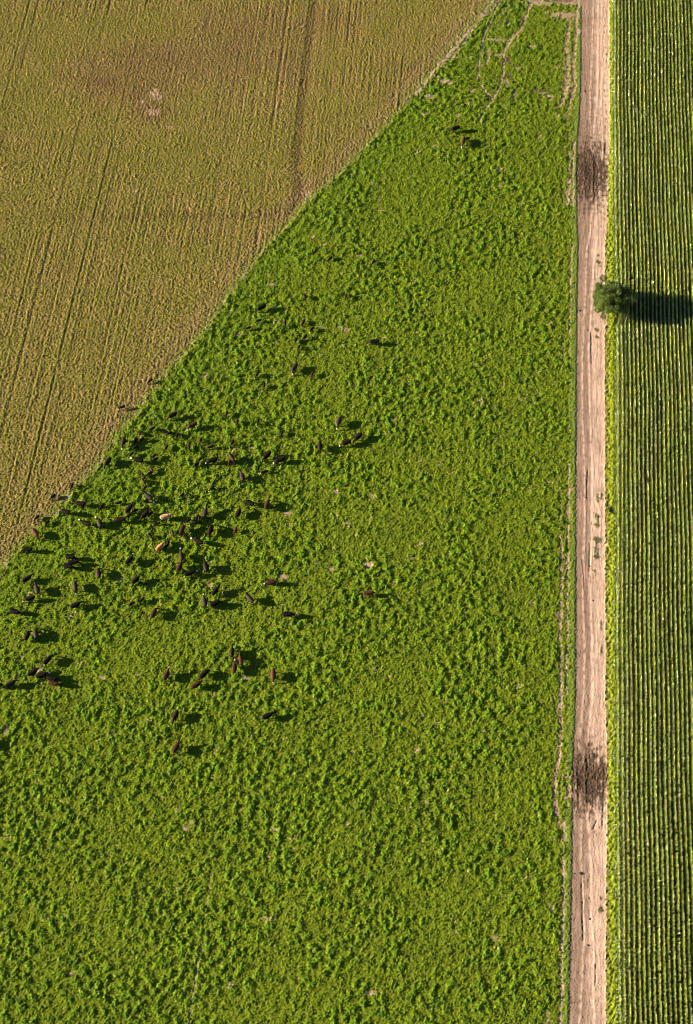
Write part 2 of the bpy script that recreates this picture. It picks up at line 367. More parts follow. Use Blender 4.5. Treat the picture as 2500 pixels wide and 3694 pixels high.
# bare worn band and faint ruts along the diagonal
wd = (1 - sstep(.3, 3.2, np.abs(sD + 1.8))) * .5 * sstep(-1, 1, N12)
cF = cF * (1 - wd[..., None]) + np.array((.28, .185, .11)) * wd[..., None]
for off, wd_, am in ((-1.2, .16, .06), (-3.1, .16, .05), (-5.6, .2, .035), (-7.6, .2, .03)):
    hF -= am * np.exp(-((sD - .25 * N1 + off * -1 - 0) * 0 + (sD - off) / wd_) ** 2 * np.ones_like(sD))
cF = np.where((sD > -1.1)[..., None], cF * .5 + np.array((.13, .19, .03)) * .5, cF)

# ---- dirt road
WSC = .12; rc = (U - uL) / np.maximum(uR - uL, 1)           # 0..1 across
tL = (U - 2077) / PXM
lin = np.zeros_like(bare)
def line_noise(seed, wl_m, along):
    return nz(seed, wl_m, R(90), along)
rA = line_noise(51, .9, 30); rB = line_noise(52, .38, 14); rC = nz(53, .36); rD = line_noise(54, .55, 5)
hR = .004 * rA + .004 * rB + .016 * rC + .006 * rD
right = sstep(.40, .62, rc + .03 * N3)
cR = lerp3((.255, .182, .14), (.52, .385, .315), right * .85 + .05)
cR = cR * (1 + .05 * rA[..., None] + .05 * rB[..., None] + .07 * rC[..., None] + .06 * L5[..., None] + .05 * N1[..., None])
def rut(pts, w=.16, br=.35, hh=.04, col=(.60, .45, .365)):
    global hR, cR
    D = poly_dist(gp(pts)); k = np.exp(-((D + .015 * N05) / w) ** 2) * np.clip(.8 + .3 * N1, .3, 1.1)
    hR += hh * k * (np.where(hh > 0, 1, 1)); br = min(.95, br * 1.45); cR = cR * (1 - br * k[..., None]) + np.array(col) * br * k[..., None]
rut([(2142, -100), (2140, 60), (2136, 200), (2132, 300), (2130, 400), (2136, 520), (2137, 640), (2138, 760), (2130, 850), (2117, 900), (2115, 1000), (2110, 1120), (2102, 1300), (2103, 1500), (2110, 1700), (2112, 1860), (2105, 2020), (2104, 2150), (2110, 2300), (2108, 2500), (2098, 2600), (2090, 2690), (2110, 2760), (2112, 2880), (2098, 3000), (2098, 3110), (2106, 3260), (2112, 3390), (2104, 3440), (2102, 3540), (2090, 3694), (2088, 3900)], .2, .5, .035)
rut([(2160, -100), (2160, 150), (2158, 300), (2155, 380), (2145, 450), (2138, 520), (2140, 560)], .2, .45, .035)
rut([(2178, 250), (2170, 320), (2172, 420), (2178, 540)], .14, .4, .05)
rut([(2188, 100), (2190, 300), (2192, 600), (2180, 760)], .25, .5, .02)
rut([(2146, 900), (2138, 1060), (2132, 1150), (2125, 1260), (2130, 1500), (2138, 1700), (2137, 1850), (2136, 1960), (2130, 2080), (2134, 2250), (2142, 2380), (2142, 2500), (2130, 2600), (2122, 2680)], .2, .5, .03, (.68, .52, .42))
rut([(2122, 2930), (2130, 3050), (2136, 3120), (2136, 3280), (2142, 3400), (2148, 3560), (2146, 3694)], .22, .5, .03, (.66, .50, .40))
rut([(2108, 545), (2109, 700)], .1, .7, .09, (.40, .28, .18)); rut([(2177, 540), (2179, 700)], .1, .6, .07, (.35, .25, .17)); rut([(2138, 560), (2139, 720)], .12, .6, .07, (.42, .29, .19))
rut([(2078, 2790), (2082, 2920)], .12, .7, .09, (.50, .34, .22)); rut([(2110, 2700), (2110, 2840), (2114, 2920)], .1, .65, .08, (.45, .30, .18)); rut([(2174, 2720), (2172, 2860)], .1, .6, .07, (.42, .3, .2))
for pts in ([(2132, 1200), (2134, 1310)], [(2120, 1700), (2117, 1790)], [(2150, 3478), (2147, 3556)], [(2129, 3155), (2126, 3178)], [(2128, 1960), (2126, 2060)], [(2152, 2960), (2140, 2990)], [(2176, 2900), (2173, 2990)], [(2098, 3160), (2104, 3390)], [(2103, 2020), (2108, 2120)]):
    rut(pts, .10, .75, -.11, (.12, .085, .06))
# wet, freshly turned patches
wet = np.maximum(blob(2128, 640, 3.1, 7.6, .55) * .0, 0)
uc, vc = 2130.0, 640.0
def wetpatch(uc, vc, hu, top, bot):
    du = (U - uc) / hu; dv = np.where(Vp < vc, (Vp - vc) / top, (Vp - vc) / bot)
    d = np.sqrt(dv ** 2 + .35 * du ** 2) + .05 * N1 + .13 * line_noise(61, .9, 6) + .07 * N05 + .05 * N1
    return 1 - sstep(.35, 1.2, d)
wet = np.maximum(wetpatch(2132, 625, 62, 135, 135), wetpatch(2130, 2810, 60, 135, 140))
wet = np.maximum(wet, .40 * wetpatch(2160, 530, 22, 50, 70))
wet = np.maximum(wet, .30 * wetpatch(2130, 640, 80, 260, 130))
clod = nz(62, .46, R(91), 2.6); clod2 = nz(63, .36, R(92), 1.6)
wetc = lerp3((.045, .031, .021), (.15, .10, .066), sstep(.2, 2.4, clod * .7 + clod2 * .5 + rB * .8))
wk = np.clip(wet * .93, 0, 1)[..., None]
cR = cR * (1 - wk) + wetc * wk
hR += wet * (.018 * clod + .020 * clod2)
leftwet = (1 - sstep(.02, .12, rc)) * sstep(2500, 2700, Vp) * (1 - sstep(2900, 2980, Vp)) * .6
cR = cR * (1 - .5 * leftwet[..., None]) + np.array(SOILD) * .5 * leftwet[..., None]
# weeds in the wheel-track crown
weed = np.zeros_like(bare)
for px, py, rx, ry in ((2151, 1880, .35, 1.4), (2151, 1945, .45, .55), (2149, 1990, .4, 1.5), (2153, 1800, .25, .9), (2167, 1790, .2, .7), (2145, 2060, .2, .5), (2148, 1960, .2, .9), (2162, 3280, .3, .5), (2165, 3240, .2, .3), (2155, 945, .3, .5), (2150, 1190, .4, .4), (2150, 1215, .25, .4), (2155, 920, .25, .5), (2163, 960, .2, .4), (2165, 2250, .2, .9), (2167, 2350, .2, .8)):
    weed = np.maximum(weed, blob(px, py, rx, ry, .6))
for py in range(40, 480, 26):
    weed = np.maximum(weed, .7 * blob(2181 + 3 * math.sin(py), py, .16, .35, .6))
cR = cR * (1 - .75 * weed[..., None]) + np.array((.12, .17, .04)) * .75 * weed[..., None]; hR += .07 * weed * (1 + .5 * N05)
hR -= .03
# ---- verge between road and corn
vw = np.clip(sR, 0, 3)
t = sstep(.1, 1.2, vw + .2 * N1)
t = sstep(-.85, -.35, sC + .15 * N1)
cV = lerp3((.11, .118, .03), (.19, .255, .012), t) * (1 + .16 * N03[..., None] + .14 * N05[..., None])  # brighter toward the corn: its sunlit edge is put into the colour
drk = sstep(-.1, .9, N1 + .6 * N3) * sstep(.3, .7, vw) * (.08 + .8 * sstep(2300, 3000, Vp))
cV = cV * (1 - .5 * drk[..., None]) + np.array((.045, .08, .015)) * .5 * drk[..., None]
hV = (.04 + .12 * sstep(0, .7, vw) + .10 * sstep(.5, 1.5, vw)) * (1 - sstep(.2, .8, sC)) + .04 * N07 + .04 * N03 + .05 * np.maximum(N1, -.5) * t
# ---- soil under the corn
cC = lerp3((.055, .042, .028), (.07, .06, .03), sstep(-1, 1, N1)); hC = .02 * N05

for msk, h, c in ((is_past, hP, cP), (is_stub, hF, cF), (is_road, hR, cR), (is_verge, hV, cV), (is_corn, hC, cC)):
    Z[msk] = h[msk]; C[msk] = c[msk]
C = np.clip(C, .01, .8)
# soften steps where the kinds of ground meet
cls = (is_stub * 1 + is_road * 2 + is_verge * 3 + is_corn * 4).astype(np.int8)
def at_z(x, y):
    i = int(round((x - X0) / DX)); j = int(round((y - Y0) / DX))
    return float(Z[j, i]) if 0 <= i < NX and 0 <= j < NY else 0.0

V3 = np.stack([GX, GY, Z], -1).reshape(-1, 3).astype(np.float32)
idx = np.arange(NX * NY).reshape(NY, NX)
FA = np.stack([idx[:-1, :-1], idx[:-1, 1:], idx[1:, 1:], idx[1:, :-1]], -1).reshape(-1, 4)
fcl = cls[:-1, :-1].reshape(-1)
Cf = C.reshape(-1, 3)
for k_, (nm, mt, lab, cat) in enumerate((('pasture', MAT_GRASS, 'bright green clumpy pasture the cattle graze', 'pasture'),
                           ('field', MAT_STUB, 'dry olive brown field with faint drill lines beyond the diagonal edge', 'field'),
                           ('dirt_road', MAT_DIRT, 'pale pinkish dirt road with two dark damp patches', 'road'),
                           ('grass_verge', MAT_VERGE, 'narrow yellow green grass verge between dirt road and corn', 'verge'),
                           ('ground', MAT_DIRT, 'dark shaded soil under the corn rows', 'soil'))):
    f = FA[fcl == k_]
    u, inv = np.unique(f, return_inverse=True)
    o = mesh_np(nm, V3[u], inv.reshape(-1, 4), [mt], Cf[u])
    tag(o, lab, cat, kind='structure')
# far ground, out to the horizon, in strips that continue each kind of land
def strip(nm, pts, mt, col, z, lab, cat):
    V = np.array([(x, y, z) for x, y in pts]); o = mesh_np(nm, V, np.array([list(range(len(pts)))]), [mt], np.tile(col, (len(pts), 1)), smooth=False)
    tag(o, lab, cat, kind='structure')
strip('terrain', [(-6000, -6000), (6000, -6000), (6000, 6000), (-6000, 6000)], MAT_GRASS, (.12, .17, .03), -.35, 'flat green farmland reaching to the horizon', 'farmland')


# ------------------------------------------------------------------ leafy growth standing on the ground
def leafmat0(name, rough=.6):
    g = M(name); v = g.node('ShaderNodeVertexColor', layer_name='tint')
    g.l.new(v.outputs[0], g.b.inputs['Base Color']); g.b.inputs['Roughness'].default_value = rough; g.b.inputs['Specular IOR Level'].default_value = .25
    tr = g.node('ShaderNodeBsdfTranslucent'); g.l.new(v.outputs[0], tr.inputs[0])
    mx = g.node('ShaderNodeMixShader'); mx.inputs[0].default_value = .25
    g.l.new(g.b.outputs[0], mx.inputs[1]); g.l.new(tr.outputs[0], mx.inputs[2]); g.l.new(mx.outputs[0], g.n['Material Output'].inputs[0])
    return g.m
def scatter(name, prob, n_try, size, lift, col_a, col_b, seed, lab, cat, mat, tilt=.75, pull=0.0, fade=None):
    rng = np.random.default_rng(seed)
    jj = rng.integers(1, NY - 1, n_try); ii = rng.integers(1, NX - 1, n_try)
    k = rng.random(n_try) < prob[jj, ii]; jj, ii = jj[k], ii[k]; n = len(jj)
    x = xs[ii] + rng.uniform(-.5, .5, n) * DX; y = ys[jj] + rng.uniform(-.5, .5, n) * DX
    L = lift[jj, ii] if isinstance(lift, np.ndarray) else lift
    zz = Z[jj, ii] + L * rng.uniform(.2, 1.0, n)
    s_ = rng.uniform(size[0], size[1], (n, 1))
    a = rng.standard_normal((n, 3)); a[:, 2] = np.abs(a[:, 2]) * tilt + .15; a /= np.linalg.norm(a, axis=1)[:, None]
    b = np.cross(a, rng.standard_normal((n, 3))); b /= np.linalg.norm(b, axis=1)[:, None]
    P = np.stack([x, y, zz], -1)
    V = np.stack([P - a * s_, P + b * s_ * .5 - a * s_ * .1, P + a * s_, P - b * s_ * .5 - a * s_ * .1], 1).reshape(-1, 3)
    t = rng.random((n, 1)) ** 1.3
    Cc = (np.array(col_a) * (1 - t) + np.array(col_b) * t) * rng.uniform(.75, 1.2, (n, 1))
    o = mesh_np(name, V, np.arange(n * 4).reshape(-1, 4), [mat], np.repeat(Cc, 4, 0), smooth=False)
    print(name, n)
    return tag(o, lab, cat, kind='stuff')
LM = leafmat0('leafy growth')
NB = 1 - np.clip(bare * 1.2 + darks, 0, 1)
NB[Z.shape[0] - 1] = 0
pr = is_past * NB * (.15 + .75 * np.clip(cl * (.3 + .7 * cover) * .8, 0, 1)) * (1 - .8 * k)
scatter('clover', pr, 2000000, (.06, .14), .13, (.10, .185, .010), (.23, .27, .018), 101, 'leafy clumps of bright clover and grass covering the pasture', 'clover', LM)
scatter('regrowth', is_stub * (.15 + .85 * veg) * (1 - .7 * np.clip(dk + browner - .9, 0, 1)), 1700000, (.05, .11), .07, (.155, .17, .02), (.36, .31, .05), 103, 'sparse short regrowth over the dry olive brown field', 'regrowth', LM, .6)
scatter('weeds', is_verge * (.10 + .90 * sstep(-.85, -.15, sC + .25 * N1)) * (1 - .85 * drk), 1100000, (.07, .15), .08 + .85 * sstep(-.9, -.2, sC + .2 * N1), (.20, .26, .012), (.42, .43, .03), 102, 'tall yellow green weeds along the edge of the corn', 'weeds', LM, 1.6)

# ------------------------------------------------------------------ corn
def leaf_mat(name, c1, c2, rough, trans=.25, spec=.5):
    g = M(name); v = g.node('ShaderNodeVertexColor', layer_name='tint')
    n = g.noise(3.0, 2, .5)
    c = g.mul(v.outputs[0], g.ramp(n, [(.35, c1), (.65, c2)]))
    g.l.new(c, g.b.inputs['Base Color']); g.b.inputs['Roughness'].default_value = rough
    g.b.inputs['Specular IOR Level'].default_value = spec
    tr = g.node('ShaderNodeBsdfTranslucent'); g.l.new(c, tr.inputs[0])
    mx = g.node('ShaderNodeMixShader'); mx.inputs[0].default_value = trans
    g.l.new(g.b.outputs[0], mx.inputs[1]); g.l.new(tr.outputs[0], mx.inputs[2])
    g.l.new(mx.outputs[0], g.n['Material Output'].inputs[0])
    return g.m
def corn_plant(rs):
    V, Fc, Cc = [], [], []
    def quad_strip(pts, ws, side, cols):
        b = len(V)
        for p, w, c in zip(pts, ws, cols):
            V.append(p - side * w); V.append(p + side * w); Cc.append(c); Cc.append(c)
        for i in range(len(pts) - 1): Fc.append((b + 2 * i, b + 2 * i + 1, b + 2 * i + 3, b + 2 * i + 2))
    H = 2.15 + rs.uniform(-.12, .12)
    az0 = rs.uniform(0, math.pi)
    stalk = (.16, .25, .04)
    for a in (az0, az0 + math.pi / 2):
        sd = np.array((math.cos(a), math.sin(a), 0))
        quad_strip([np.array((0, 0, .0)), np.array((0, 0, H * .95))], [.018, .012], sd, [stalk] * 2)
    n = 10
    for i in range(n):
        z0 = .35 + (H - .55) * i / (n - 1)
        a = az0 + math.pi * i + rs.uniform(-.5, .5)
        L = rs.uniform(.36, .50) if i < 7 else rs.uniform(.13, .24)
        out = np.array((math.cos(a), math.sin(a), 0)); sd = np.array((-math.sin(a), math.cos(a), 0)) + np.array((0, 0, rs.uniform(-.5, .5)))
        rise = rs.uniform(.22, .36) + .10 * (i > 6)
        pts = [np.array((0, 0, z0)), out * L * .35 + np.array((0, 0, z0 + rise * .8)), out * L * .72 + np.array((0, 0, z0 + rise * .75)), out * L + np.array((0, 0, z0 + rise * .1 - .12))]
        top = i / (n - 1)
        cc = np.array((.016, .042, .006)) * (1 - top) ** .6 + np.array((.27, .46, .016)) * top ** 2.5  # lower leaves darkened, upper ones brightened: shade between rows is in the colour
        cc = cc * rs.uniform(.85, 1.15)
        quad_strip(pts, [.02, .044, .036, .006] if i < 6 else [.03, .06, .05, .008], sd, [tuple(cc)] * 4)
    for i in range(4):                               # tassel
        a = rs.uniform(0, 6.28); out = np.array((math.cos(a), math.sin(a), 0))
        sd = np.array((-math.sin(a), math.cos(a), 0))
        quad_strip([np.array((0, 0, H - .1)), out * .10 + np.array((0, 0, H + .18)), out * .2 + np.array((0, 0, H + .22))], [.025, .03, .02], sd, [(.40, .42, .07)] * 3)
    return np.array(V), np.array(Fc), np.array(Cc)
rs = random.Random(11)
TPL = [corn_plant(rs) for _ in range(9)]
rng = np.random.default_rng(77)
PX, PY, PS = [], [], []
row = 0
xr = CORN_X
xw = (rng.standard_normal(400))
while xr < X1 - .3:
    y = np.arange(Y0 + 1, Y1 - 1, .185); y = y + rng.uniform(-.09, .07, len(y))
    yy = np.linspace(Y0, Y1, 60); wob = np.convolve(rng.standard_normal(70), np.ones(6) / 6, 'valid')[:60] * .10
    # all rows share the planter's wander, plus a little of their own
    x = xr + np.interp(y, yy, wob) * .5 + .16 * np.sin(y * .045 + .3) + .05 * np.sin(y * .21 + 2) + rng.uniform(-.035, .035, len(y))
    sc = 1 + .07 * np.interp(y, yy, np.convolve(rng.standard_normal(70), np.ones(4) / 4, 'valid')[:60]) + rng.uniform(-.05, .05, len(y))
    keep = rng.random(len(y)) > .05
    gapn = np.convolve(rng.standard_normal(len(y) + 8), np.ones(9) / 3, 'valid')[:len(y)]
    keep &= gapn > -2.75
    for gx, gy, gr in ((2499, 690, .35), (2215, 1140, 1.0)):
        g_ = ground(gx, gy, 2.0); dd = np.hypot((x - g_.x) / gr, (y - g_.y) / (gr * 1.9))
        keep &= (dd > 1) ; sc = np.where(dd < 1.8, sc * .85, sc)
    PX.append(x[keep]); PY.append(y[keep]); PS.append(sc[keep]); xr += .76; row += 1
PX = np.concatenate(PX); PY = np.concatenate(PY); PS = np.concatenate(PS)
print('corn plants', len(PX), 'rows', row)
Vs, Fs, Cs = [], [], []; base = 0
which = rng.integers(0, len(TPL), len(PX)); rot = rng.uniform(0, 6.283, len(PX)); tone = rng.uniform(.6, 1.35, len(PX))
for ti, (v, f, c) in enumerate(TPL):
    m = which == ti; n = m.sum(); ca = np.cos(rot[m])[:, None]; sa = np.sin(rot[m])[:, None]; s_ = PS[m][:, None]
    x = (v[None, :, 0] * ca - v[None, :, 1] * sa) * s_ + PX[m][:, None]
    y = (v[None, :, 0] * sa + v[None, :, 1] * ca) * s_ + PY[m][:, None]
    zz = v[None, :, 2] * s_ + np.zeros((n, 1))
    Vs.append(np.stack([x, y, zz], -1).reshape(-1, 3)); Cs.append((c[None] * tone[m][:, None, None]).reshape(-1, 3))
    Fs.append((f[None] + base + (np.arange(n) * len(v))[:, None, None]).reshape(-1, 4)); base += n * len(v)
MAT_CORN = leaf_mat('corn leaf', (.85, .9, .8), (1.15, 1.1, 1.2), .22, .15, 1.0)
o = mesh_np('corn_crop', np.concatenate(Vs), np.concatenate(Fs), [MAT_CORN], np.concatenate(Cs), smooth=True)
tag(o, 'tall green corn with yellow tops standing in straight rows right of road', 'corn', kind='stuff')

# ------------------------------------------------------------------ helpers for solid shapes
def tube(bm, pts, rads, seg=8):
    rings = []
    for i, (p, r) in enumerate(zip(pts, rads)):
        p = Vector(p); a = Vector(pts[max(0, i - 1)]); b = Vector(pts[min(len(pts) - 1, i + 1)])
        d = (b - a).normalized(); q = d.to_track_quat('Z', 'Y')
        rings.append([bm.verts.new(p + q @ Vector((r * math.cos(2 * math.pi * k / seg), r * math.sin(2 * math.pi * k / seg), 0))) for k in range(seg)])
    for u, w in zip(rings, rings[1:]):
        for k in range(seg): bm.faces.new((u[k], u[(k + 1) % seg], w[(k + 1) % seg], w[k]))
    bm.faces.new(rings[0][::-1]); bm.faces.new(rings[-1])
def bm_obj(name, bm, mat, parent=None, smooth=True):
    me = bpy.data.meshes.new(name); bm.normal_update(); bm.to_mesh(me); bm.free()
    if smooth: me.polygons.foreach_set('use_smooth', [True] * len(me.polygons))
    me.materials.append(mat); o = bpy.data.objects.new(name, me); COL.objects.link(o); o.parent = parent
    return o
def plain(name, col, rough=.8, var=.25, scale=6, spec=.3):
    g = M(name); n = g.noise(scale, 3, .6)
    lo = tuple(c * (1 - var) for c in col); hi = tuple(min(1, c * (1 + var)) for c in col)
    c = g.ramp(n, [(.35, lo), (.65, hi)]); g.l.new(c, g.b.inputs['Base Color']); g.b.inputs['Roughness'].default_value = rough
    g.b.inputs['Specular IOR Level'].default_value = spec
    g.bump(g.noise(scale * 3, 3, .6), .4, .02); return g.m
MAT_BARK = plain('bark', (.12, .09, .065))
MAT_TREE = leaf_mat('tree leaf', (.8, .85, .8), (1.2, 1.15, 1.2), .5, .2, .35)

# ------------------------------------------------------------------ the tree between road and corn
def make_tree(px, py, Rr, Ht, seed):
    rd = random.Random(seed); g = ground(px, py)
    root = bpy.data.objects.new('broadleaf_tree', None); COL.objects.link(root); root.location = (g.x, g.y, at_z(g.x, g.y) - .1)
    tag(root, 'lone dark green broadleaf tree between the dirt road and the corn', 'tree')
    bm = bmesh.new(); ends = []
    tube(bm, [(0, 0, 0), (.05, 0, .8), (.0, .08, 1.9)], [.34, .26, .22], 10)
    for i in range(11):
        a = i * 2.4 + rd.uniform(-.3, .3); el = rd.uniform(.25, 1.35)
        L = Rr * rd.uniform(.72, .98); zc = Ht - Rr * 1.02
        e = Vector((math.cos(a) * math.cos(el) * L, math.sin(a) * math.cos(el) * L, zc + math.sin(el) * L * .95))
        if i % 3 == 0: e.z = zc - rd.uniform(0, .9)
        b = Vector((0, .05, 1.5 + .05 * i)); m = b.lerp(e, .5) + Vector((rd.uniform(-.2, .2), rd.uniform(-.2, .2), .25))
        tube(bm, [b, m, e], [.12, .07, .025], 6); ends.append((m, e))
        for q in range(3):
            s_ = m.lerp(e, rd.uniform(.1, .8)); t_ = s_ + Vector((rd.uniform(-1, 1), rd.uniform(-1, 1), rd.uniform(-.3, .9))) * .8
            tube(bm, [s_, t_], [.04, .012], 5)
    bm_obj('trunk', bm, MAT_BARK, root)
    # crown: leaf clumps over an uneven dome
    rng = np.random.default_rng(seed); P, Cc = [], []
    zc = Ht - Rr * .98
    cents = []
    for i in range(150):
        d = Vector((rd.gauss(0, 1), rd.gauss(0, 1), rd.gauss(.25, .9))).normalized()
        if d.z < -.55: d.z *= -.5
        lump = 1 + .17 * math.sin(3 * math.atan2(d.y, d.x) + 1.1) + .09 * math.sin(5 * math.atan2(d.y, d.x) + 4 * d.z)
        rr = Rr * rd.uniform(.45, .90) * lump
        cents.append((Vector((d.x * rr * 1.04, d.y * rr * .98, zc + d.z * rr * .92)), rd.uniform(.42, .9)))
    for c, r in cents:
        n = int(165 * (r / .6) ** 2)
        q = rng.standard_normal((n, 3)); q /= np.linalg.norm(q, axis=1)[:, None]; q *= (r * rng.uniform(.55, 1.12, (n, 1))); q[:, 2] *= .8
        P.append(q + np.array(c)); Cc.append(np.tile(np.array((.095, .150, .022)) * rd.uniform(.55, 1.55), (n, 1)) * rng.uniform(.75, 1.3, (n, 1)))
    P = np.concatenate(P); Cc = np.concatenate(Cc); n = len(P)
    a = rng.standard_normal((n, 3)); a[:, 2] *= .6; a /= np.linalg.norm(a, axis=1)[:, None]
    b = np.cross(a, rng.standard_normal((n, 3))); b /= np.linalg.norm(b, axis=1)[:, None]
    sz = rng.uniform(.09, .17, (n, 1))
    V = np.stack([P - a * sz, P + b * sz * .55, P + a * sz, P - b * sz * .55], 1).reshape(-1, 3)
    F = np.arange(n * 4).reshape(-1, 4)
    o = mesh_np('crown', V, F, [MAT_TREE], np.repeat(Cc, 4, 0), smooth=False); o.parent = root
make_tree(2194, 1128, 4.0, 8.6, 4)
MAT_CLOD = plain('dark earth clod', (.035, .024, .018), .95, .4, 12)
def clod_mesh(seed):
    rd = random.Random(seed); bm = bmesh.new(); bmesh.ops.create_icosphere(bm, subdivisions=2, radius=1)
    for v in bm.verts:
        v.co *= rd.uniform(.82, 1.15); v.co.z = v.co.z * .55 + .3
    me = bpy.data.meshes.new('earth_clod'); bm.to_mesh(me); bm.free(); me.materials.append(MAT_CLOD); return me
CM = [clod_mesh(q) for q in range(3)]
for q, (px, py, r_) in enumerate(((2127, 2041, .30), (2139, 2057, .17), (2107, 2087, .14), (2140, 2166, .20), (2095, 3150, .28), (2098, 3255, .20), (2128, 3315, .22), (2125, 3240, .18), (2122, 3410, .20), (2177, 27, .14), (2104, 130, .20), (2111, 330, .22), (2108, 327, .15), (2119, 1190, .17), (2092, 1120, .25), (2112, 1795, .18))):
    g = ground(px, py); o = bpy.data.objects.new('earth_clod', CM[q % 3]); COL.objects.link(o)
    o.location = (g.x, g.y, at_z(g.x, g.y) - .03); o.scale = (r_ * .8, r_ * .95, r_ * .6); o.rotation_euler = (0, 0, q * 1.3)
    tag(o, 'small dark lump of earth lying on the pale dirt road', 'clod', 'dark clods scattered on the dirt road')
def tuft_mesh(name, seed, n, h, col_a, col_b, rad, wide):
    rng = np.random.default_rng(seed); a = rng.uniform(0, 6.283, n); r0 = rng.uniform(0, rad, n)
    d = np.stack([np.cos(a), np.sin(a), np.zeros(n)], -1); sd = np.stack([-np.sin(a), np.cos(a), np.zeros(n)], -1) * rng.uniform(.5, 1, (n, 1)) * wide
    hh = h * rng.uniform(.5, 1, (n, 1)); up = np.array((0, 0, 1.0)); b = d * r0[:, None] * .7
    m_ = b + d * r0[:, None] * .3 + up * hh * .65; t_ = b + d * (r0[:, None] * .6 + hh * .25) + up * hh
    V = np.stack([b - sd, b + sd, m_ + sd, m_ - sd, t_ + sd * .3, t_ - sd * .3], 1).reshape(-1, 3)
    i6 = np.arange(n)[:, None] * 6; F = np.concatenate([i6 + np.array([[0, 1, 2, 3]]), i6 + np.array([[3, 2, 4, 5]])])
    tt = rng.random((n, 1)); c = np.array(col_a) * (1 - tt) + np.array(col_b) * tt
    return mesh_np(name, V, F, [LM], np.repeat(c, 6, 0), smooth=False)
first = tuft_mesh('weed_tuft', 7, 110, .17, (.08, .13, .03), (.17, .22, .05), .42, .03)
for q, (px, py, k_) in enumerate(((2151, 1862, .7), (2151, 1893, .8), (2151, 1947, 1.25), (2149, 1980, .9), (2148, 2008, .8), (2167, 1798, .6), (2162, 3283, .7), (2155, 945, .8), (2150, 1190, .8), (2150, 1217, .6), (2163, 960, .6))):
    o = first if q == 0 else first.copy()
    if q: COL.objects.link(o)
    g = ground(px, py); o.location = (g.x, g.y, at_z(g.x, g.y) - .03); o.scale = (k_, k_ * 1.3, k_); o.rotation_euler = (0, 0, q * 2.1)
    tag(o, 'low green weed tuft growing along the crown of the dirt road', 'weed', 'weed tufts on the dirt road')
o = tuft_mesh('bush', 9, 260, 1.15, (.03, .06, .015), (.09, .13, .02), .55, .06)
g = ground(2206, 1846); o.location = (g.x, g.y, 0); tag(o, 'small dark bush in a gap of the verge halfway down the road', 'bush')

